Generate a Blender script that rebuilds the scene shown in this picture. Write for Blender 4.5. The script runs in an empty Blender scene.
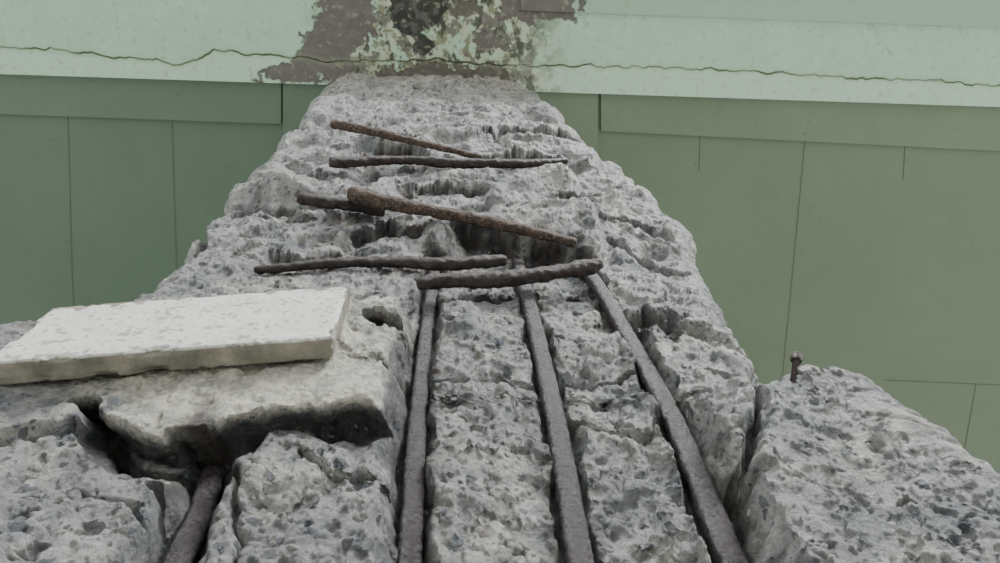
import bpy, bmesh, math, random
import numpy as np
from mathutils import Vector, Matrix, noise as mnoise
random.seed(3)
F=780.0; CX,CY=500.0,281.5
def nrm(v): v=np.array(v,float); return v/np.linalg.norm(v)
Zc=nrm((-50,311,-780)); Xc=np.array((1,-.02,-.072)); Xc=nrm(Xc-Zc*np.dot(Xc,Zc)); Yc=np.cross(Zc,Xc)
M=np.array([Xc,Yc,Zc]); C=np.array([0,-0.5,1.5])
def ray(px,py): return M@np.array([(px-CX)/F,(CY-py)/F,-1.0])
def P(px,py,h=0.0):
    d=ray(px,py); t=(-h-C[1])/d[1]; return C+d*t
def PZ(px,py,z):
    d=ray(px,py); t=(z-C[2])/d[2]; return C+d*t
def PL(pts,h=0.0): return [(P(a,b,h)[0],P(a,b,h)[2]) for a,b in pts]
Z0=P(430,79,0)[2]
# ---------------------------------------------------------------- numpy noise
rs=np.random.RandomState(7)
TG=rs.rand(8,256,256)*2*np.pi; TR=rs.rand(24,256,256)
TGC=np.cos(TG); TGS=np.sin(TG)
def perlin(x,y,s=0):
    xf0=np.floor(x); yf0=np.floor(y); xi=xf0.astype(np.int32); yi=yf0.astype(np.int32); xf=x-xf0; yf=y-yf0
    u=xf*xf*xf*(xf*(xf*6-15)+10); v=yf*yf*yf*(yf*(yf*6-15)+10)
    k=s%8
    def g(i,j):
        p=(xi+i+s*17)&255; q=(yi+j+s*31)&255; return TGC[k][p,q]*(xf-i)+TGS[k][p,q]*(yf-j)
    a=g(0,0);b=g(1,0);c=g(0,1);d=g(1,1)
    return ((a+(b-a)*u)*(1-v)+(c+(d-c)*u)*v)*1.5
def fbm(x,y,o=4,s=0,g=0.5):
    r=0;a=1
    for i in range(o):
        r=r+a*perlin(x,y,s+i); x=x*2.03+3.1; y=y*2.03+1.7; a*=g
    return r
def worley(x,y,s=0,jit=0.9):
    xi=np.floor(x).astype(np.int32); yi=np.floor(y).astype(np.int32)
    f1=np.full(x.shape,9.0); ia=np.zeros(x.shape,np.int32); ib=np.zeros(x.shape,np.int32)
    for i in (-1,0,1):
        for j in (-1,0,1):
            a=(xi+i+s*13)&255; b=(yi+j+s*29)&255
            dx=x-(xi+i+.5+(TR[0][a,b]-.5)*jit); dy=y-(yi+j+.5+(TR[1][a,b]-.5)*jit)
            d=np.sqrt(dx*dx+dy*dy); m=d<f1
            f1=np.where(m,d,f1); ia=np.where(m,a,ia); ib=np.where(m,b,ib)
    return f1,ia,ib
def facets(x,y,s=0,tilt=1.0,k=16.0):
    xi=np.floor(x).astype(np.int32); yi=np.floor(y).astype(np.int32); W=0;S=0
    for i in (-1,0,1):
        for j in (-1,0,1):
            a=(xi+i+s*13)&255; b=(yi+j+s*29)&255
            dx=x-(xi+i+.5+(TR[0][a,b]-.5)*.9); dy=y-(yi+j+.5+(TR[1][a,b]-.5)*.9)
            w=np.exp(-k*(dx*dx+dy*dy)); W=W+w
            S=S+w*((TR[2][a,b]-.5)+tilt*((TR[3][a,b]-.5)*dx+(TR[4][a,b]-.5)*dy)*1.6)
    return S/(W+1e-12)
def sst(a,b,x):
    t=np.clip((x-a)/(b-a),0,1); return t*t*(3-2*t)
def dline(x,z,pts,w=None):
    best=np.full(x.shape,1e9)
    for (ax,az),(bx,bz) in zip(pts[:-1],pts[1:]):
        vx,vz=bx-ax,bz-az; L=vx*vx+vz*vz+1e-12
        t=np.clip(((x-ax)*vx+(z-az)*vz)/L,0,1)
        best=np.minimum(best,np.hypot(x-ax-t*vx,z-az-t*vz))
    return best
def sdpoly(x,z,pts):
    d=dline(x,z,pts+[pts[0]])
    ins=np.zeros(x.shape,bool); n=len(pts)
    for i in range(n):
        ax,az=pts[i]; bx,bz=pts[(i+1)%n]
        c=((az>z)!=(bz>z))&(x<(bx-ax)*(z-az)/((bz-az)+1e-12)+ax)
        ins^=c
    return np.where(ins,d,-d)
# ---------------------------------------------------------------- helpers
def grid_mesh(name,pos,col=None,smooth=False,alpha=None):
    R,Cn,_=pos.shape
    me=bpy.data.meshes.new(name)
    idx=np.arange(R*Cn).reshape(R,Cn)
    q=np.stack([idx[:-1,:-1],idx[:-1,1:],idx[1:,1:],idx[1:,:-1]],-1).reshape(-1,4)
    me.vertices.add(R*Cn); me.vertices.foreach_set("co",pos.reshape(-1).astype(np.float32))
    me.loops.add(q.size); me.loops.foreach_set("vertex_index",q.reshape(-1).astype(np.int32))
    me.polygons.add(len(q)); me.polygons.foreach_set("loop_start",np.arange(0,q.size,4,dtype=np.int32))
    me.update(calc_edges=True)
    me.polygons.foreach_set("use_smooth",np.full(len(q),smooth))
    if col is not None:
        a=me.color_attributes.new("Col",'FLOAT_COLOR','POINT')
        c=np.ones((R*Cn,4),np.float32); c[:,:3]=col.reshape(-1,3)
        if alpha is not None: c[:,3]=alpha.reshape(-1)
        a.data.foreach_set("color",c.reshape(-1))
    me.validate()
    ob=bpy.data.objects.new(name,me); bpy.context.collection.objects.link(ob); return ob
def new_mat(name):
    m=bpy.data.materials.new(name); m.use_nodes=True; nt=m.node_tree; b=nt.nodes["Principled BSDF"]; return m,nt,b
def ramp(nt,src,c0,c1,p0=0.3,p1=0.7):
    r=nt.nodes.new("ShaderNodeValToRGB"); r.color_ramp.elements[0].position=p0; r.color_ramp.elements[1].position=p1
    r.color_ramp.elements[0].color=(*c0,1); r.color_ramp.elements[1].color=(*c1,1); nt.links.new(src,r.inputs[0]); return r.outputs[0]
def nz(nt,scale,det=6,rough=0.6,vec=None):
    n=nt.nodes.new("ShaderNodeTexNoise"); n.inputs["Scale"].default_value=scale; n.inputs["Detail"].default_value=det; n.inputs["Roughness"].default_value=rough
    if vec is None:
        t=nt.nodes.new("ShaderNodeTexCoord"); vec=t.outputs["Object"]
    nt.links.new(vec,n.inputs["Vector"]); return n.outputs["Fac"]
def mixc(nt,mode,fac,a,b):
    m=nt.nodes.new("ShaderNodeMix"); m.data_type='RGBA'; m.blend_type=mode
    if isinstance(fac,(int,float)): m.inputs[0].default_value=fac
    else: nt.links.new(fac,m.inputs[0])
    for s,k in ((a,6),(b,7)):
        if isinstance(s,tuple): m.inputs[k].default_value=(*s,1)
        else: nt.links.new(s,m.inputs[k])
    return m.outputs[2]
def math_(nt,op,a,b=None):
    n=nt.nodes.new("ShaderNodeMath"); n.operation=op
    for i,s in enumerate((a,b)):
        if s is None: continue
        if isinstance(s,(int,float)): n.inputs[i].default_value=s
        else: nt.links.new(s,n.inputs[i])
    return n.outputs[0]
def bump(nt,b,src,strength,dist):
    n=nt.nodes.new("ShaderNodeBump"); n.inputs["Strength"].default_value=strength; n.inputs["Distance"].default_value=dist
    nt.links.new(src,n.inputs["Height"]); nt.links.new(n.outputs[0],b.inputs["Normal"])
def concrete_mat(name,lo=0.75,hi=1.15,rough=0.85,stones=False):
    m,nt,b=new_mat(name)
    a=nt.nodes.new("ShaderNodeVertexColor"); a.layer_name="Col"
    c=mixc(nt,'MULTIPLY',1.0,a.outputs[0],ramp(nt,nz(nt,170,5,0.75),(lo,lo,lo),(hi,hi,hi),0.35,0.65))
    if stones:
        c=mixc(nt,'MULTIPLY',1.0,c,ramp(nt,nz(nt,30,7,0.75),(.55,.57,.595),(1.25,1.24,1.21),0.37,0.58))
        tc=nt.nodes.new("ShaderNodeTexCoord")
        dn=nt.nodes.new("ShaderNodeTexNoise"); dn.inputs["Scale"].default_value=60; dn.inputs["Detail"].default_value=3; nt.links.new(tc.outputs["Object"],dn.inputs["Vector"])
        va=nt.nodes.new("ShaderNodeVectorMath"); va.operation='MULTIPLY_ADD'; nt.links.new(dn.outputs["Color"],va.inputs[0]); va.inputs[1].default_value=(.022,)*3; nt.links.new(tc.outputs["Object"],va.inputs[2])
        hs=None
        for sc,th,keep in ((44,.30,.30),(100,.30,.36)):
            v=nt.nodes.new("ShaderNodeTexVoronoi"); v.inputs["Scale"].default_value=sc; nt.links.new(va.outputs[0],v.inputs["Vector"])
            sep=nt.nodes.new("ShaderNodeSeparateColor"); nt.links.new(v.outputs["Color"],sep.inputs[0])
            r=nt.nodes.new("ShaderNodeValToRGB"); r.color_ramp.interpolation='CONSTANT'; e=r.color_ramp.elements
            e[0].position=0; e[0].color=(.06,.078,.095,1); e[1].position=.4; e[1].color=(.115,.145,.175,1)
            for p,cc in ((.65,(.19,.18,.165,1)),(.8,(.55,.55,.53,1)),(.86,(.09,.108,.118,1))):
                q=e.new(p); q.color=cc
            nt.links.new(sep.outputs[1],r.inputs[0])
            edge=ramp(nt,v.outputs["Distance"],(1,1,1),(0,0,0),th,th+.06)
            act=math_(nt,'LESS_THAN',sep.outputs[0],keep)
            f0=math_(nt,'MULTIPLY',edge,act)
            f=math_(nt,'MULTIPLY',math_(nt,'MULTIPLY',f0,.74),a.outputs["Alpha"])
            c=mixc(nt,'MIX',f,c,r.outputs[0])
            k=math_(nt,'MULTIPLY',f0,.5 if sc<60 else .25)
            hs=k if hs is None else math_(nt,'ADD',hs,k)
        h=math_(nt,'ADD',math_(nt,'MULTIPLY',nz(nt,50,10,0.75),2.6),hs); bump(nt,b,h,1.0,.0068)
        rr=ramp(nt,nz(nt,25,5),(.27,)*3,(.62,)*3,.4,.6); nt.links.new(rr,b.inputs["Roughness"])
    else:
        b.inputs["Roughness"].default_value=rough; bump(nt,b,nz(nt,200,8,0.7),0.5,0.003)
    nt.links.new(c,b.inputs["Base Color"])
    return m
CON=concrete_mat("concrete_broken",stones=True); CONB=concrete_mat("painted_concrete",0.95,1.04,0.6)
def rust_mat(name,c0,c1,c2,r0,r1,metal,ior=1.5,bs=.8):
    m,nt,b=new_mat(name)
    n1=nz(nt,45,8,0.7); n2=nz(nt,200,7,0.75)
    c=ramp(nt,n1,c0,c1,0.38,0.6); c=mixc(nt,'MIX',ramp(nt,n2,(0,0,0),(1,1,1),0.50,0.66),c,c2)
    nt.links.new(c,b.inputs["Base Color"]); b.inputs["Metallic"].default_value=metal; b.inputs["IOR"].default_value=ior
    rr=ramp(nt,n2,(r0,)*3,(r1,)*3,0.35,0.65); nt.links.new(rr,b.inputs["Roughness"])
    bump(nt,b,n2,bs,0.004); return m
BARM=rust_mat("corroded_steel_wet",(0.012,0.009,0.008),(0.030,0.024,0.023),(0.085,0.080,0.083),0.20,0.42,0.0,1.55,.9)
BARD=rust_mat("corroded_steel_black",(0.008,0.006,0.006),(0.024,0.015,0.012),(0.075,0.054,0.045),0.35,0.75,0.0)
BARR=rust_mat("rusted_steel_brown",(0.016,0.011,0.009),(0.065,0.040,0.026),(0.25,0.195,0.145),0.55,0.9,0.0)

BARS=[
 dict(n="v",pts=[(436,262,-.03,.011),(432,290,-.010,.010),(424,350,-.010,.010),(417,430,-.010,.0115),(411,540,-.010,.0115),(407,610,-.010,.012),(398,760,-.02,.012)],m=BARM),
 dict(n="v",pts=[(518,262,-.03,.012),(525,290,.0,.012),(540,350,-.002,.0125),(557,430,-.004,.0125),(577,545,-.004,.0130),(592,620,-.006,.013),(620,760,-.02,.012)],m=BARM),
 dict(n="v",pts=[(578,262,-.03,.012),(597,285,.0,.012),(632,345,.0,.0125),(672,420,.0,.0135),(722,540,-.002,.0145),(750,610,-.004,.0145),(810,760,-.02,.012)],m=BARM),
 dict(n="v",pts=[(214,470,-.006,.012),(198,520,.008,.012),(178,563,.010,.012),(150,640,-.01,.012)],m=BARM),
 dict(n="h",pts=[(417,284,.026,.011),(445,281,.028,.014),(500,279,.030,.0145),(550,273,.033,.013),(585,267,.036,.0145),(600,263,.039,.012)],m=BARD),
 dict(n="h",pts=[(255,270,.0,.008),(290,267,.010,.009),(340,263,.014,.010),(400,262,.014,.011),(440,264,.016,.013),(506,260,.018,.011)],m=BARD),
 dict(n="h",pts=[(351,193,.060,.019),(375,200,.056,.018),(410,207,.050,.015),(460,216,.042,.013),(520,229,.030,.012),(576,243,.018,.010)],m=BARR),
 dict(n="h",pts=[(299,198,.046,.014),(325,202,.042,.014),(345,204,.036,.014),(385,212,.020,.011)],m=BARD),
 dict(n="h",pts=[(330,163,.035,.016),(370,161,.033,.014),(410,160,.031,.012),(450,163,.030,.014),(520,164,.028,.014),(566,161,.018,.010)],m=BARD),
 dict(n="h",pts=[(332,124,.080,.014),(370,131,.072,.014),(420,143,.055,.011),(450,150,.042,.010),(482,158,.022,.009)],m=BARR),
]
for b in BARS:
    b["w"]=[P(*p[:3]) for p in b["pts"]]; b["r"]=[p[3] for p in b["pts"]]
# ---------------------------------------------------------------- column
top=Z0+0.055
tmin=P(500,640,0.06)[2]-1.5
ts=[tmin]
while ts[-1]<top-1.5: ts.append(ts[-1]*1.0021)
ts[-1]=top-1.5
zlow=np.concatenate([np.linspace(0,1.5,60,endpoint=False),np.linspace(1.5,1.5+tmin,50,endpoint=False)])
zs=np.concatenate([zlow,1.5+np.array(ts)])
L=[(0,360),(60,328),(120,300),(150,280),(180,255),(205,220),(235,190),(268,155),(300,120),(327,88)]
Rr=[(745,385),(767,366),(733,315),(704,268),(684,231),(647,193),(608,158),(570,122),(530,90)]
lp=np.array([P(a,b,0.0) for a,b in L]); rp=np.array([P(a,b,0.0) for a,b in Rr])
xl=np.interp(zs,lp[:,2],lp[:,0])
o=np.argsort(rp[:,2]); xr=np.interp(zs,rp[o,2],rp[o,0])
blk=[(1000,484),(930,443),(890,400),(862,374)]
bp=np.array([P(a,b,0.05) for a,b in blk]); zb=P(800,364,0.055)[2]
xb=np.interp(zs,bp[:,2],bp[:,0])+.01
k=sst(zb+.010,zb-.020,zs); xr=xr*(1-k)+xb*k
NF=950; rc=0.045; NC=40; NS=50; DEP=0.75
front=np.linspace(0,1,NF)
A=[];BX=[];BY=[];NX=[];NY=[]
for side in ("Ls","Lc","F","Rc","Rs"):
    if side=="F":
        x=(xl+rc)[:,None]+(xr-xl-2*rc)[:,None]*front[None]
        A.append(x);BX.append(x);BY.append(0*x);NX.append(0*x);NY.append(0*x-1)
    else:
        s=-1 if side[0]=="L" else 1
        e=(xl if s<0 else xr)
        if side[1]=="c":
            th=np.linspace(0,math.pi/2,NC+1)[1:]
            if s<0: th=th[::-1]
            x=(e-s*rc)[:,None]+s*rc*np.sin(th)[None]; y=rc*(1-np.cos(th))[None]+0*x
            A.append((e-s*rc)[:,None]+s*rc*th[None]);BX.append(x);BY.append(y);NX.append(s*np.sin(th)[None]+0*x);NY.append(-np.cos(th)[None]+0*x)
        else:
            dd=np.linspace(0,1,NS+1)[1:]**1.5*DEP
            if s<0: dd=dd[::-1]
            x=e[:,None]+0*dd[None]; y=rc+dd[None]+0*x
            A.append((e-s*rc)[:,None]+s*(rc*math.pi/2+dd)[None]);BX.append(x);BY.append(y);NX.append(s+0*x);NY.append(0*x)
A=np.concatenate(A,1);BX=np.concatenate(BX,1);BY=np.concatenate(BY,1);NX=np.concatenate(NX,1);NY=np.concatenate(NY,1)
Zg=np.repeat(zs[:,None],A.shape[1],1)
X=A; Z=Zg; T=Z-1.5
wx=X+fbm(X*9,Z*9,4,1)*0.012+fbm(X*45,Z*45,2,2)*0.003
wz=Z+fbm(X*9+7,Z*9+3,4,3)*0.012+fbm(X*45+5,Z*45,2,4)*0.003
ledge=sdpoly(wx,wz,PL([(-300,440),(-60,440),(66,420),(110,416),(150,430),(190,436),(225,418),(290,404),(345,400),(395,408),(420,390),(425,345),(424,330),(352,326),(352,286),(0,320),(-160,330)],.06))
ledge2=sdpoly(wx,wz,PL([(345,296),(424,292),(427,322),(424,348),(345,345)],.055))
leftb=sdpoly(wx,wz,PL([(-500,380),(40,400),(80,424),(100,446),(130,472),(165,480),(172,500),(150,563),(120,640),(60,1500),(-900,1500)],.045))
block=sdpoly(wx,wz,PL([(748,378),(790,366),(862,366),(1100,366),(1400,640),(1400,1500),(790,1500),(775,700),(762,563),(768,520),(750,478),(756,430)],.055))
lowl=sdpoly(wx,wz,PL([(-400,430),(120,440),(200,470),(270,430),(330,432),(398,425),(398,480),(392,563),(380,800),(300,1500),(-900,1500)],.03))
strip=sdpoly(wx,wz,PL([(640,300),(700,300),(760,365),(752,480),(765,563),(780,700),(755,700),(712,560),(660,450),(612,330)],.01))
mL=sst(-.004,.006,ledge); mL2=sst(-.003,.006,ledge2); mB=sst(-.006,.014,block); mLow=sst(-.012,.02,lowl); mS=sst(-.01,.02,strip); mLB=sst(-.004,.016,leftb)
f1=facets(wx*6,wz*5,1,k=20); f2=facets(wx*15,wz*11,2,k=24); f3=facets(wx*36,wz*30,3,k=22); f4=facets(wx*80,wz*70,4,k=14)
big=fbm(X*2.5,Z*2.5,3,5)
up=sst(1.25,1.6,T); far=1/(1+(T/2.2)**2)
smooth=np.clip(np.maximum(mL,mB)*0.75,0,1)
edge=sst(.0,.10,np.minimum(X-xl[:,None],xr[:,None]-X)); ea=.35+.65*edge
H=big*0.008
H+=up*(0.008+ fbm(X*3,Z*6,4,6)*0.018)
lay=facets(wx*1.7+.4,wz*6.5,9,k=16)
D=up*lay*0.034
D+=(0.026*f1*(0.30+0.7*up+0.15*mS)+0.016*f2*(0.55+.45*up)+0.0065*f3*far+.002*f4*far)*(1-smooth)
rid=(1-np.abs(fbm(X*13,Z*11,4,3))*2.2); D+=.003*rid*(1-smooth)
H+=D*ea
H+=mS*.012+ .034*sst(-.075,.0,block)*sst(zb+.02,zb-.04,Z)*mS
H+=mLow*(.030+.01*f1)
H=H*(1-mLB)+mLB*(.050+.006*f2+.006*f1+.003*f3+.006*fbm(X*6,Z*6,3,1))
under=sst(-.050,-.004,ledge)*(1-mL)*sst(1.5,1.45,T)*(1-mLB)
H-=under*.022*sst(P(420,400,.0)[0]+.02,P(380,400,.0)[0],X)
H=H*(1-mL)+mL*(.060+.006*fbm(X*6,Z*6,3,2)+.005*f2+.0025*f3)
H=H*(1-mL2)+mL2*(.055+.006*f2+.002*f3)
H=H*(1-mB)+mB*(.055+.012*fbm(X*5,Z*5,3,3)+.007*f2+.004*f3+.002*f4)
CR=[([(72,424),(88,428),(110,446),(132,468),(165,478),(200,472),(225,472)],.007,.06,.035),
 ([(-20,440),(30,442),(72,426)],.0025,.02,.05),
 ([(20,500),(60,488),(120,500),(140,520)],.0025,.015,.05),
 ([(150,505),(165,530),(150,575)],.005,.025,.03),
 ([(232,478),(250,520),(235,575)],.004,.02,.03),
 ([(300,450),(340,470),(396,478)],.003,.015,.03),
 ([(430,383),(480,380),(530,388)],.0045,.028,0),
 ([(545,380),(600,384),(640,376)],.0045,.028,0),
 ([(575,428),(615,436),(650,446),(662,420)],.006,.03,0),
 ([(700,335),(722,350),(745,362)],.010,.040,0),
 ([(748,485),(742,505),(748,530)],.012,.06,.02),
 ([(748,530),(756,560),(762,600)],.005,.04,.03),
 ([(748,375),(744,420),(752,450),(744,480)],.0045,.04,.03),
 ([(700,380),(735,392),(752,410)],.006,.025,0),
 ([(690,455),(720,470),(740,500)],.006,.025,0),
 ([(372,318),(400,322),(420,316)],.014,.07,.05),
 ([(195,225),(200,240),(197,250)],.010,.06,0),
 ([(610,245),(640,262),(680,274)],.012,.03,0),
 ([(330,100),(420,103),(525,104)],.03,.02,0),
 ([(230,205),(270,212),(330,216)],.012,.035,0),
 ([(430,300),(470,302),(515,298)],.006,.02,0),
]
cavity_shade=np.zeros_like(X)  # mask for shade painted into cavities and under scarp lips
# spalled scarps: the surface drops away below a broken lip -> (lip polyline px, run-out length, depth, amount of shade painted in as dark colour)
SC=[([(448,224),(480,226),(520,230),(578,240)],.30,.060,1.),
    ([(542,187),(560,183),(585,183),(606,188)],.22,.050,1.),
    ([(360,147),(385,144),(410,145),(430,151)],.35,.055,1.),
    ([(345,222),(380,219),(410,221),(430,224)],.22,.038,1.),
    ([(395,187),(430,184),(460,185),(492,191)],.30,.042,1.),
    ([(470,150),(510,147),(550,148),(582,154)],.35,.045,1.),
    ([(262,245),(300,246),(335,247),(356,246)],.12,.030,.8),
    ([(622,311),(645,306),(675,316),(705,332)],.07,.050,1.),
    ([(590,216),(620,212),(650,220),(676,236)],.12,.030,.6),
    ([(255,170),(285,166),(315,168),(330,170)],.25,.035,.6),
    ([(295,127),(330,122),(400,124),(430,128)],.30,.035,.5),
    ([(470,129),(520,124),(560,126),(592,132)],.30,.035,.5),
    ([(225,205),(255,201),(285,203),(300,206)],.15,.025,.4)]
for pts,run,dep,shd in SC:
    q_=PL(pts,.018); xs_=[a for a,_ in q_]; zz_=[b_ for _,b_ in q_]; w_=xs_[-1]-xs_[0]
    zl=np.interp(X,xs_,zz_)+fbm(X*22,X*0+run*9,4,3)*.035*(zz_[0]-1.5)/2
    win=sst(xs_[0]-.01,xs_[0]+.15*w_,X)*sst(xs_[-1]+.01,xs_[-1]-.15*w_,X)
    t_=(wz-zl)
    carve=np.clip(1+t_/run,0,1)**1.3*sst(.012,-.006,t_)
    H-=dep*carve*win
    cavity_shade=np.maximum(cavity_shade,shd*win*sst(-.10-.05*(T>1.8),-.03,t_)*sst(.016,-.002,t_))
for pts,w,dep,hh in CR:
    d=dline(wx,wz,PL(pts,hh)); q_=sst(w*1.5,w*.4,d); H-=dep*q_
    if dep>=.06: cavity_shade=np.maximum(cavity_shade,sst(w*1.6,w*.7,d))
rust_shade=np.zeros_like(X)  # mask for rust stain and painted groove shade along the bars
for b in BARS:
    w=b["w"]; pts=[(p[0],p[2]) for p in w]; d=dline(X,Z,pts)
    ax=2 if b["n"]=="v" else 0; co_=Z if ax==2 else X
    w2=list(zip([p[ax] for p in w],[-p[1] for p in w],b["r"])); w2.sort()
    hb=np.interp(co_,[q[0] for q in w2],[q[1] for q in w2]); r=np.interp(co_,[q[0] for q in w2],[q[2] for q in w2])
    if b["n"]=="v":
        g=fbm(X*20,Z*12,3,1)
        cl=hb-1.2*r+np.maximum(0,d-r*(1.15+.9*g))*3.0
        sel=(Z>w[-1][2])&(Z<w[0][2]-0.02)
        cl=np.where(sel,cl,9)
    else:
        cl=hb-1.3*r+np.maximum(0,d-r)*(0.5)
    H=np.where(d<.25,np.minimum(H,cl),H)
    rust_shade=np.maximum(rust_shade,sst(.04,.0,d+fbm(X*25,Z*25,3,3)*.02))
for sc,amp,pr,s in ((38,.0045,.40,6),(75,.0026,.5,7),(140,.0013,.5,8)):
    w1,ia,ib=worley(X*sc+fbm(X*60,Z*60,2,1)*.35,Z*sc*0.9+fbm(X*60+9,Z*60,2,2)*.35,s)
    rad=.18+.30*TR[5][ia,ib]; act=TR[6][ia,ib]<pr; in_=act&(w1<rad)
    sgn=np.where(TR[7][ia,ib]<.4,-1.6,1.0)
    H+=np.where(in_,sgn*amp*np.sqrt(np.clip(1-(w1/rad)**2,0,1)),0)*(1-.5*mL)*far
H=np.clip(H,-.09,.09)
side=np.clip((BY-.1)/.2,0,1); H=H*(1-side*.5)
lsel=sst(P(40,410,.06)[0],P(80,410,.06)[0],X)
pm=mL*.92*sst(-.75,-.2,fbm(X*12,Z*12,4,1))*sst(.044,.052,H)*lsel
pm=np.maximum(pm,mL2*.5*sst(.042,.05,H))
frac_shade=sst(-.055,-.01,ledge)*sst(.050,.036,H)*(1-mLB)*sst(1.5,1.4,T)*sst(P(424,400,.0)[0]+.03,P(400,400,.0)[0],X)
ush=sst(-.075,-.002,ledge)*sst(.058,.0,H)*(1-mLB)*sst(P(424,400,.0)[0]+.02,P(380,400,.0)[0],X)*sst(1.5,1.4,T)
nl=len(zlow); sub=slice(nl,None)
Hs=H[sub]; Zs=Z[sub]
dz=np.diff(Zs,axis=0); dh=np.diff(Hs,axis=0); Tm=.5*(T[sub][1:]+T[sub][:-1])
ds=np.sqrt(dz**2+(.55*dh)**2)/Tm
K=12; cs=np.cumsum(np.pad(ds,((0,0),(K+1,K)),mode='edge'),1); ds=(cs[:,2*K+1:]-cs[:,:-2*K-1])/(2*K+1)
S=np.concatenate([np.zeros((1,ds.shape[1])),np.cumsum(ds,0)],0); N=S.shape[0]
ALL=(Z,H,BX,BY,NX,NY,X,pm,rust_shade,mL,smooth,frac_shade,ush,cavity_shade)
flds=[f[sub] for f in ALL]
out=[np.empty_like(Zs) for _ in flds]
for c_ in range(S.shape[1]):
    u=np.linspace(0,S[-1,c_],N); fi=np.interp(u,S[:,c_],np.arange(N)); i0=np.minimum(fi.astype(int),N-2); fr_=fi-i0
    for f_,o_ in zip(flds,out): o_[:,c_]=f_[i0,c_]*(1-fr_)+f_[i0+1,c_]*fr_
for f_,o_ in zip(ALL,out): f_[sub]=o_
T=Z-1.5
pos=np.stack([BX+NX*H,BY+NY*H,Z+ush*.036],-1)
def normals(p):
    du=np.gradient(p,axis=1); dv=np.gradient(p,axis=0); n=np.cross(du,dv); n/=np.linalg.norm(n,axis=-1,keepdims=True)+1e-12
    return n
n=normals(pos)
x_,y_,z_=pos[...,0],pos[...,1],pos[...,2]
def tri(s,o,sd): return fbm(x_*s+y_*s*.6,z_*s+y_*s*.8,o,sd)+.7*fbm(y_*s*1.3+3,z_*s*.8+x_*s*.5,o,sd+1)
endf=sst(top,top-.1,Z)
disp=tri(18,3,2)*.0032*(1-.5*smooth)+tri(70,3,4)*.0013
pos=pos+n*(disp*endf)[...,None]
pos[...,2]=np.clip(pos[...,2],0,top)
# colour
v=fbm(X*7,Z*7,5,4)
g=.365+.07*v+.03*fbm(X*70,Z*70,2,2)
col=np.stack([g*.985,g*1.0,g*.985],-1)
def mixin(c,m):
    global col
    m=np.clip(m,0,1)[...,None]; col=col*(1-m)+np.array(c)*m
mixin((.195,.212,.228),.65*sst(.05,.5,fbm(X*11,Z*11,4,7)))
mixin((.52,.51,.465),.6*sst(.1,.6,fbm(X*9+4,Z*9,4,0)))
mixin((.12,.122,.125),frac_shade*.85)  # dark grey fresh break, deepened to paint in the undercut's shade
mixin((.68,.67,.58),pm)
mixin((.42,.40,.34),sst(top-1.2,top-.2,Z)*.5)
mixin((.055,.048,.043),cavity_shade*.85*sst(-.7,.1,fbm(X*20,Z*20,3,2)))  # deep cavity shade painted into the base colour
mixin((.038,.028,.024),rust_shade*.85)  # rust stain by the bars, darkened to paint shade into their grooves
col=np.clip(col,.02,.9)
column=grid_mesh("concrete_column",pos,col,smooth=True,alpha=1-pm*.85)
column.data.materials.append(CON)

# ---------------------------------------------------------------- bars
def tube(name,pts,rad,mat,seg=28,step=.004,seed=0,flat=0.8,rough=1.0,sq=2.0):
    pts=[Vector(p) for p in pts]; path=[]; rr=[]
    ext=[pts[0]*2-pts[1]]+pts+[pts[-1]*2-pts[-2]]
    for i in range(1,len(ext)-2):
        p0,p1,p2,p3=ext[i-1:i+3]; n=max(2,int((p2-p1).length/step))
        for k in range(n):
            t=k/n
            path.append(0.5*((2*p1)+(-p0+p2)*t+(2*p0-5*p1+4*p2-p3)*t*t+(-p0+3*p1-3*p2+p3)*t**3)); rr.append(rad[i-1]*(1-t)+rad[i]*t)
    path.append(pts[-1]); rr.append(rad[-1])
    bm=bmesh.new(); rings=[]
    for i,p in enumerate(path):
        r=rr[i]
        tg=(path[min(i+1,len(path)-1)]-path[max(i-1,0)]).normalized()
        a=tg.cross(Vector((0,1,0))).normalized(); bb=tg.cross(a).normalized()
        ring=[]; endf=min(i,len(path)-1-i)*step
        er=r*min(1,0.8+0.2*math.sqrt(min(1,endf/(r*.5)))) 
        wob=Vector((mnoise.noise(p*14+Vector((seed,1,0))),mnoise.noise(p*14+Vector((seed,5,0))),mnoise.noise(p*14+Vector((seed,9,0)))))*.0012*rough
        for s in range(seg):
            th=2*math.pi*s/seg; cc,ss=math.cos(th),math.sin(th); k_=(abs(cc)**sq+abs(ss)**sq)**(-1/sq)
            dv=a*cc*k_+bb*ss*flat*k_
            q=p+dv*r
            n=(mnoise.noise(q*26+Vector((seed,0,0)))*.15+mnoise.noise(q*80+Vector((0,seed,0)))*.26)*rough+mnoise.noise(q*240)*.14*(.4+.6*rough)
            ring.append(bm.verts.new(p+wob+dv*er*(1+n)))
        rings.append(ring)
    for u,v_ in zip(rings[:-1],rings[1:]):
        for s in range(seg): bm.faces.new((u[s],u[(s+1)%seg],v_[(s+1)%seg],v_[s]))
    for ring in (rings[0],rings[-1]):
        c=bm.verts.new(sum((v.co for v in ring),Vector())/seg)
        for s in range(seg): bm.faces.new((ring[s],c,ring[(s+1)%seg]))
    bmesh.ops.recalc_face_normals(bm,faces=bm.faces)
    me=bpy.data.meshes.new(name); bm.to_mesh(me); bm.free()
    for f in me.polygons: f.use_smooth=True
    ob=bpy.data.objects.new(name,me); bpy.context.collection.objects.link(ob); me.materials.append(mat); return ob
for i,b in enumerate(BARS):
    v_=b["n"]=="v"
    tube("reinforcing_bar" if v_ else "rusted_rebar_tie",b["w"],b["r"],b["m"],seed=i*3.1,flat=.7 if v_ else .85,rough=.35 if v_ else .9,sq=3.0 if v_ else 2.8)

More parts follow.
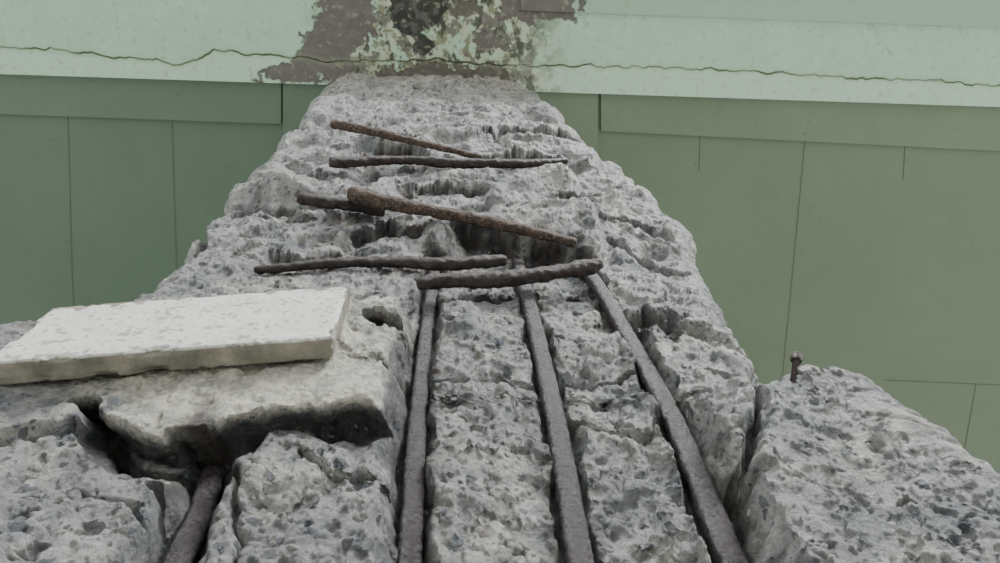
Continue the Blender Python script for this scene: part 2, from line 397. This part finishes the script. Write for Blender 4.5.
# ---------------------------------------------------------------- loose painted slab
def rough_box(name,c8,n3,amp,chip,colf,mat):
    c8=[Vector(c) for c in c8]; nx,ny,nz_=n3
    bm=bmesh.new(); V={}
    mid=(sum(c8,Vector())/8); lens=((c8[1]-c8[0]).length,(c8[3]-c8[0]).length,(c8[4]-c8[0]).length)
    def q(a,u,v): return (a[0]*(1-u)+a[1]*u)*(1-v)+(a[3]*(1-u)+a[2]*u)*v
    def pt(i,j,k):
        key=(i,j,k)
        if key in V: return V[key]
        u,v,w=i/nx,j/ny,k/nz_
        b_,f_=q(c8[:4],u,v),q(c8[4:],u,v); p=b_*(1-w)+f_*w; cen=(b_+f_)/2
        ds=sorted([min(u,1-u)*lens[0],min(v,1-v)*lens[1],min(w,1-w)*lens[2]])
        e=max(0,1-ds[1]/.008)
        n=mnoise.noise(p*30)+.6*mnoise.noise(p*90)
        dirv=Vector((mid.x-p.x,0,mid.z-p.z)); dirv=dirv.normalized() if dirv.length>1e-6 else dirv
        dn=(cen-p); dn=dn.normalized() if dn.length>1e-6 else dn
        a=e*(chip*(.3+max(0,n)*2.2)); p=p+dirv*a*.7+dn*a*.7
        p=p+Vector((mnoise.noise(p*40),mnoise.noise(p*55+Vector((9,0,0)))*.5,mnoise.noise(p*40+Vector((0,9,0)))))*amp
        V[key]=bm.verts.new(p); return V[key]
    for i in range(nx):
        for j in range(ny):
            for k in (0,nz_): bm.faces.new((pt(i,j,k),pt(i+1,j,k),pt(i+1,j+1,k),pt(i,j+1,k)))
    for i in range(nx):
        for k in range(nz_):
            for j in (0,ny): bm.faces.new((pt(i,j,k),pt(i+1,j,k),pt(i+1,j,k+1),pt(i,j,k+1)))
    for j in range(ny):
        for k in range(nz_):
            for i in (0,nx): bm.faces.new((pt(i,j,k),pt(i,j+1,k),pt(i,j+1,k+1),pt(i,j,k+1)))
    bmesh.ops.recalc_face_normals(bm,faces=bm.faces)
    me=bpy.data.meshes.new(name); bm.to_mesh(me); bm.free()
    for f in me.polygons: f.use_smooth=True
    a=me.color_attributes.new("Col",'FLOAT_COLOR','POINT')
    for i,v_ in enumerate(me.vertices): a.data[i].color=(*colf(v_.co),1)
    ob=bpy.data.objects.new(name,me); bpy.context.collection.objects.link(ob); me.materials.append(mat); return ob
hf=.097; th=.030
fr=[P(-16,362,hf),P(333,336,hf),P(350,284,hf-.004),P(52,307,hf-.004)]
bk=[p+np.array([0,th,0]) for p in fr]
def slabcol(p):
    n=mnoise.fractal(p*25,1,2,4); m=mnoise.noise(p*150)+.5*mnoise.noise(p*40)
    base=Vector((.62,.63,.585))*(1+.08*n)
    base*= 1-.45*max(0,min(1,(m-.28)*5))
    if p.y>-hf+.004: base=Vector((.25,.24,.195))*(.9+.5*n)  # dirty edges, darkened further to paint in shade on the underside
    return tuple(max(.05,min(.9,c)) for c in base)
rough_box("painted_concrete_slab",bk+fr,(260,90,14),.0014,.005,slabcol,concrete_mat("slab_paint",.82,1.06,.7))

# ---------------------------------------------------------------- anchor bolt
def bolt():
    b0=Vector(P(793,388,.05)); b1=Vector(P(797,355,.062)); ax=(b1-b0).normalized(); L_=(b1-b0).length
    bm=bmesh.new(); seg=20
    prof=[(0,.0045)]
    n=22
    for i in range(n): prof+= [(L_*.80*(i+.3)/n,.0044),(L_*.80*(i+.8)/n,.0034)]
    prof+=[(L_*.80,.0070),(L_*.84,.0080),(L_*.96,.0078),(L_,.0062)]
    rings=[]; a=ax.orthogonal().normalized(); c=ax.cross(a)
    for h,r in prof:
        ring=[]
        for s in range(seg):
            t=2*math.pi*s/seg; rr=r
            if r>.0061: rr=r*(.90+.10*math.cos(6*t))
            ring.append(bm.verts.new(b0+ax*h+(a*math.cos(t)+c*math.sin(t))*rr))
        rings.append(ring)
    for u,v_ in zip(rings[:-1],rings[1:]):
        for s in range(seg): bm.faces.new((u[s],u[(s+1)%seg],v_[(s+1)%seg],v_[s]))
    bm.faces.new(rings[-1]); bm.faces.new(rings[0][::-1])
    bmesh.ops.recalc_face_normals(bm,faces=bm.faces)
    me=bpy.data.meshes.new("anchor_bolt"); bm.to_mesh(me); bm.free(); me.materials.append(BARD)
    bpy.context.collection.objects.link(bpy.data.objects.new("anchor_bolt",me))
bolt()

# ---------------------------------------------------------------- beam with peeling paint
def pz(pts,z): return [(PZ(a,b,z)[0],PZ(a,b,z)[1]) for a,b in pts]
e0=PZ(0,74,Z0); e1_=PZ(1000,107,Z0)
sl=(e1_[1]-e0[1])/(e1_[0]-e0[0])
xs=np.linspace(-3.4,3.4,1700)
def edgey(x): return e0[1]+(x-e0[0])*sl
vs=np.linspace(0,1,190)
XX,VV=np.meshgrid(xs,vs)
YY=-.55+(edgey(XX)+.55)*(1-(1-VV)**1.4)
nb=fbm(XX*5,YY*5,5,2); nf=fbm(XX*22,YY*22,4,3)
wxx=XX+fbm(XX*12,YY*12,5,1,.6)*.04; wyy=YY+fbm(XX*12+4,YY*12,5,5,.6)*.04
bc=np.stack([.43+0*XX,.66+0*XX,.50+0*XX],-1)*(1+.05*nb+.03*nf)[...,None]
def bm_(c,m):
    global bc
    m=np.clip(m,0,1)[...,None]; bc=bc*(1-m)+np.array(c)*m
def zone(pts,w=.006): return sst(-w,w,sdpoly(wxx,wyy,pz(pts,Z0)))
ZZ=np.full(XX.shape,Z0)
sep=sdpoly(XX,YY,pz([(520,11),(1000,28),(1600,46),(1600,-200),(520,-200)],Z0)); bm_((.33,.51,.38),sst(-.003,.003,sep)*.9); ZZ-=.02*sst(-.004,.004,sep)
low=sdpoly(XX,YY,pz([(-600,30),(0,49),(180,66),(215,51),(330,62),(530,64),(700,68),(1000,86),(1600,120),(1600,200),(-600,200)],Z0))
bm_((.55,.76,.60),sst(-.003,.003,low)*.55)
near=sst(.70,.30,np.abs(XX-PZ(440,40,Z0)[0]))
n16=fbm(XX*10,YY*16,6,4)
bm_((.48,.54,.39),near*.75*sst(-.5,.1,n16))
bm_((.19,.20,.115),sst(.0,.4,fbm(XX*18,YY*14,6,4,.65))*.9*near)
bm_((.55,.60,.47),sst(.15,.4,fbm(XX*15+3,YY*15,6,6,.65))*.7*near)
bm_((.14,.13,.12),sst(.20,.28,fbm(XX*9+2,YY*9,6,0,.65))*.9*near)
bm_((.04,.045,.035),sst(.28,.5,fbm(XX*16+8,YY*9,6,1,.65))*.9*near)
for pts,c in (([(318,-14),(374,-14),(380,30),(352,50),(347,80),(290,84),(252,78),(300,56),(298,38),(318,20)],(.125,.112,.108)),
              ([(502,-14),(582,-14),(577,18),(530,24),(498,18)],(.13,.115,.11)),
              ([(380,64),(508,66),(512,92),(380,90)],(.12,.11,.095)),
              ([(385,-14),(450,-14),(444,16),(430,30),(434,50),(424,60),(408,36),(388,20)],(.020,.020,.018)),
              ([(448,5),(480,0),(486,14),(455,20)],(.10,.09,.075)),([(470,30),(500,34),(510,52),(478,50)],(.13,.125,.11))):
    m=zone(pts); bm_(c,m*.96); bm_((.2,.19,.18),m*.35*sst(0,.5,nf)); ZZ+=.005*m
for pts in ([(-600,28),(0,47),(60,50),(110,57),(160,60),(180,66),(198,60),(215,50),(240,53),(300,58),(345,62),(420,60),(480,64),(530,66),(600,66),(700,69),(760,72),(850,78),(920,80),(1000,86),(1600,120)],):
    d=dline(XX+fbm(XX*14,YY*0,3,2)*.008,YY+fbm(XX*11,YY*0,4,3)*.013,pz(pts,Z0)); w=.0035+.003*fbm(XX*9,YY*0,2,1)
    m=sst(w+.002,w*.3,d)*(.6+.5*sst(-.3,.3,fbm(XX*4,YY*0,2,5))); bm_((.16,.18,.12),m*.85); ZZ+=.012*m
    bm_((.34,.40,.26),sst(.03,.0,d)*.3)
for pts in ([(588,-20),(586,10),(592,28)],[(868,24),(880,44),(892,50)]):
    d=dline(wxx,wyy,pz(pts,Z0)); bm_((.25,.35,.27),sst(.006,.002,d)*.6)
bm_((.35,.42,.28),sst(.45,.7,fbm(XX*30,YY*30,3,6))*.4)
beam=np.stack([XX,YY,ZZ],-1)
rear=np.stack([XX[-1],YY[-1],ZZ[-1]*0+Z0+1.2],-1); frt=np.stack([XX[0],YY[0],ZZ[0]*0+Z0+1.2],-1)
beam=np.concatenate([frt[None],beam,rear[None],frt[None]],0)
bc=np.concatenate([bc[:1],bc,bc[-1:],bc[:1]],0)
bo=grid_mesh("bridge_beam",beam,np.clip(bc,.02,.9)); bo.data.materials.append(CONB)

# ---------------------------------------------------------------- ceiling (deck soffit)
def green(name,c0,c1):
    m,nt,b=new_mat(name)
    tc=nt.nodes.new("ShaderNodeTexCoord"); sx=nt.nodes.new("ShaderNodeSeparateXYZ"); nt.links.new(tc.outputs["Object"],sx.inputs[0])
    a=ramp(nt,nz(nt,1.3,7,.65),c0,c1,.35,.65); s=ramp(nt,nz(nt,14,8,.8),(.8,.8,.8),(1.05,1.05,1.05),.28,.45)
    c=mixc(nt,'MULTIPLY',.6,a,s)
    yb=ramp(nt,math_(nt,'ADD',math_(nt,'MULTIPLY',sx.outputs[0],.25),.5),(1.0,1.0,1.02),(1.40,1.22,1.20),.3,.7)
    c=mixc(nt,'MULTIPLY',1.0,c,yb)
    t=nt.nodes.new("ShaderNodeTexVoronoi"); t.inputs["Scale"].default_value=5; nt.links.new(tc.outputs["Object"],t.inputs["Vector"])
    c=mixc(nt,'MIX',ramp(nt,t.outputs["Distance"],(.5,.5,.5),(0,0,0),.03,.045),c,(.09,.11,.07))
    nt.links.new(c,b.inputs["Base Color"]); b.inputs["Roughness"].default_value=.5
    bump(nt,b,nz(nt,30,5),.15,.01); return m
G1=green("green_paint",(.103,.163,.112),(.121,.186,.126)); G2=green("green_paint_band",(.113,.174,.12),(.13,.197,.135))
m,nt,b=new_mat("joint_sealant"); nt.links.new(ramp(nt,nz(nt,12,6),(.10,.12,.075),(.13,.17,.10)),b.inputs["Base Color"]); b.inputs["Roughness"].default_value=.8; JT=m
ZC=Z0+.06
def prism(name,poly,z0,z1,mat,parent=None):
    bm=bmesh.new(); lo=[bm.verts.new((x,y,z0)) for x,y in poly]; hi=[bm.verts.new((x,y,z1)) for x,y in poly]
    bm.faces.new(lo); bm.faces.new(hi); n=len(poly)
    for i in range(n): bm.faces.new((lo[i],lo[(i+1)%n],hi[(i+1)%n],hi[i]))
    bmesh.ops.recalc_face_normals(bm,faces=bm.faces)
    me=bpy.data.meshes.new(name); bm.to_mesh(me); bm.free(); me.materials.append(mat)
    ob=bpy.data.objects.new(name,me); bpy.context.collection.objects.link(ob)
    if parent: ob.parent=parent
    return ob
ceil=prism("ceiling",[(-9,edgey(-9)+.01),(9,edgey(9)+.01),(9,9),(-9,9)],ZC,ZC+.35,G1)
def ln(pts,w,z=ZC):
    q=pz(pts,z)
    for (a,b_),(c,d) in zip(q[:-1],q[1:]):
        v=Vector((c-a,d-b_)); n=Vector((-v.y,v.x)).normalized()*w/2
        prism("panel_joint",[(a+n.x,b_+n.y),(c+n.x,d+n.y),(c-n.x,d-n.y),(a-n.x,b_-n.y)],z-.002,z+.01,JT,ceil)
prism("ceiling_band_left",pz([(-700,30),(281,70),(281,124),(0,114),(-700,90)],ZC-.02),ZC-.02,ZC+.01,G2,ceil)
prism("ceiling_band_right",pz([(601,70),(1700,110),(1700,186),(1000,151),(601,131)],ZC-.02),ZC-.02,ZC+.01,G2,ceil)
prism("column_head",pz([(283,60),(598,70),(598,170),(283,160)],ZC-.03),ZC-.03,ZC+.01,G2,ceil)
for pts in ([(68,116),(72,270),(80,420)],[(172,120),(176,250),(180,330)],[(805,141),(790,300),(780,400)],[(700,136),(699,170)],[(885,380),(976,384),(1200,392)],[(976,384),(964,452),(955,520)],[(905,146),(903,180)]):
    ln(pts,.004)
# ---------------------------------------------------------------- ground
m,nt,b=new_mat("ground_concrete"); nt.links.new(ramp(nt,nz(nt,3,8),(.38,.37,.34),(.52,.51,.47)),b.inputs["Base Color"]); b.inputs["Roughness"].default_value=.9
g=prism("ground",[(-25,-25),(25,-25),(25,25),(-25,25)],-.2,0,m)
# ---------------------------------------------------------------- light
w=bpy.data.worlds.new("World"); bpy.context.scene.world=w; w.use_nodes=True
bg=w.node_tree.nodes["Background"]; bg.inputs[0].default_value=(.97,.98,1.0,1); bg.inputs[1].default_value=1.5
sd=bpy.data.lights.new("overcast_sun",'SUN'); sd.energy=4.8; sd.angle=math.radians(18); so=bpy.data.objects.new("overcast_sun",sd); bpy.context.collection.objects.link(so)
so.rotation_euler=Vector((-.50,.52,-.75)).to_track_quat('-Z','Y').to_euler()
cd=bpy.data.cameras.new("camera"); cd.sensor_width=36; cd.lens=F*36/1000; cd.clip_start=.01
co=bpy.data.objects.new("camera",cd); bpy.context.collection.objects.link(co)
co.matrix_world=Matrix([[*M[0],C[0]],[*M[1],C[1]],[*M[2],C[2]],[0,0,0,1]])
bpy.context.scene.camera=co
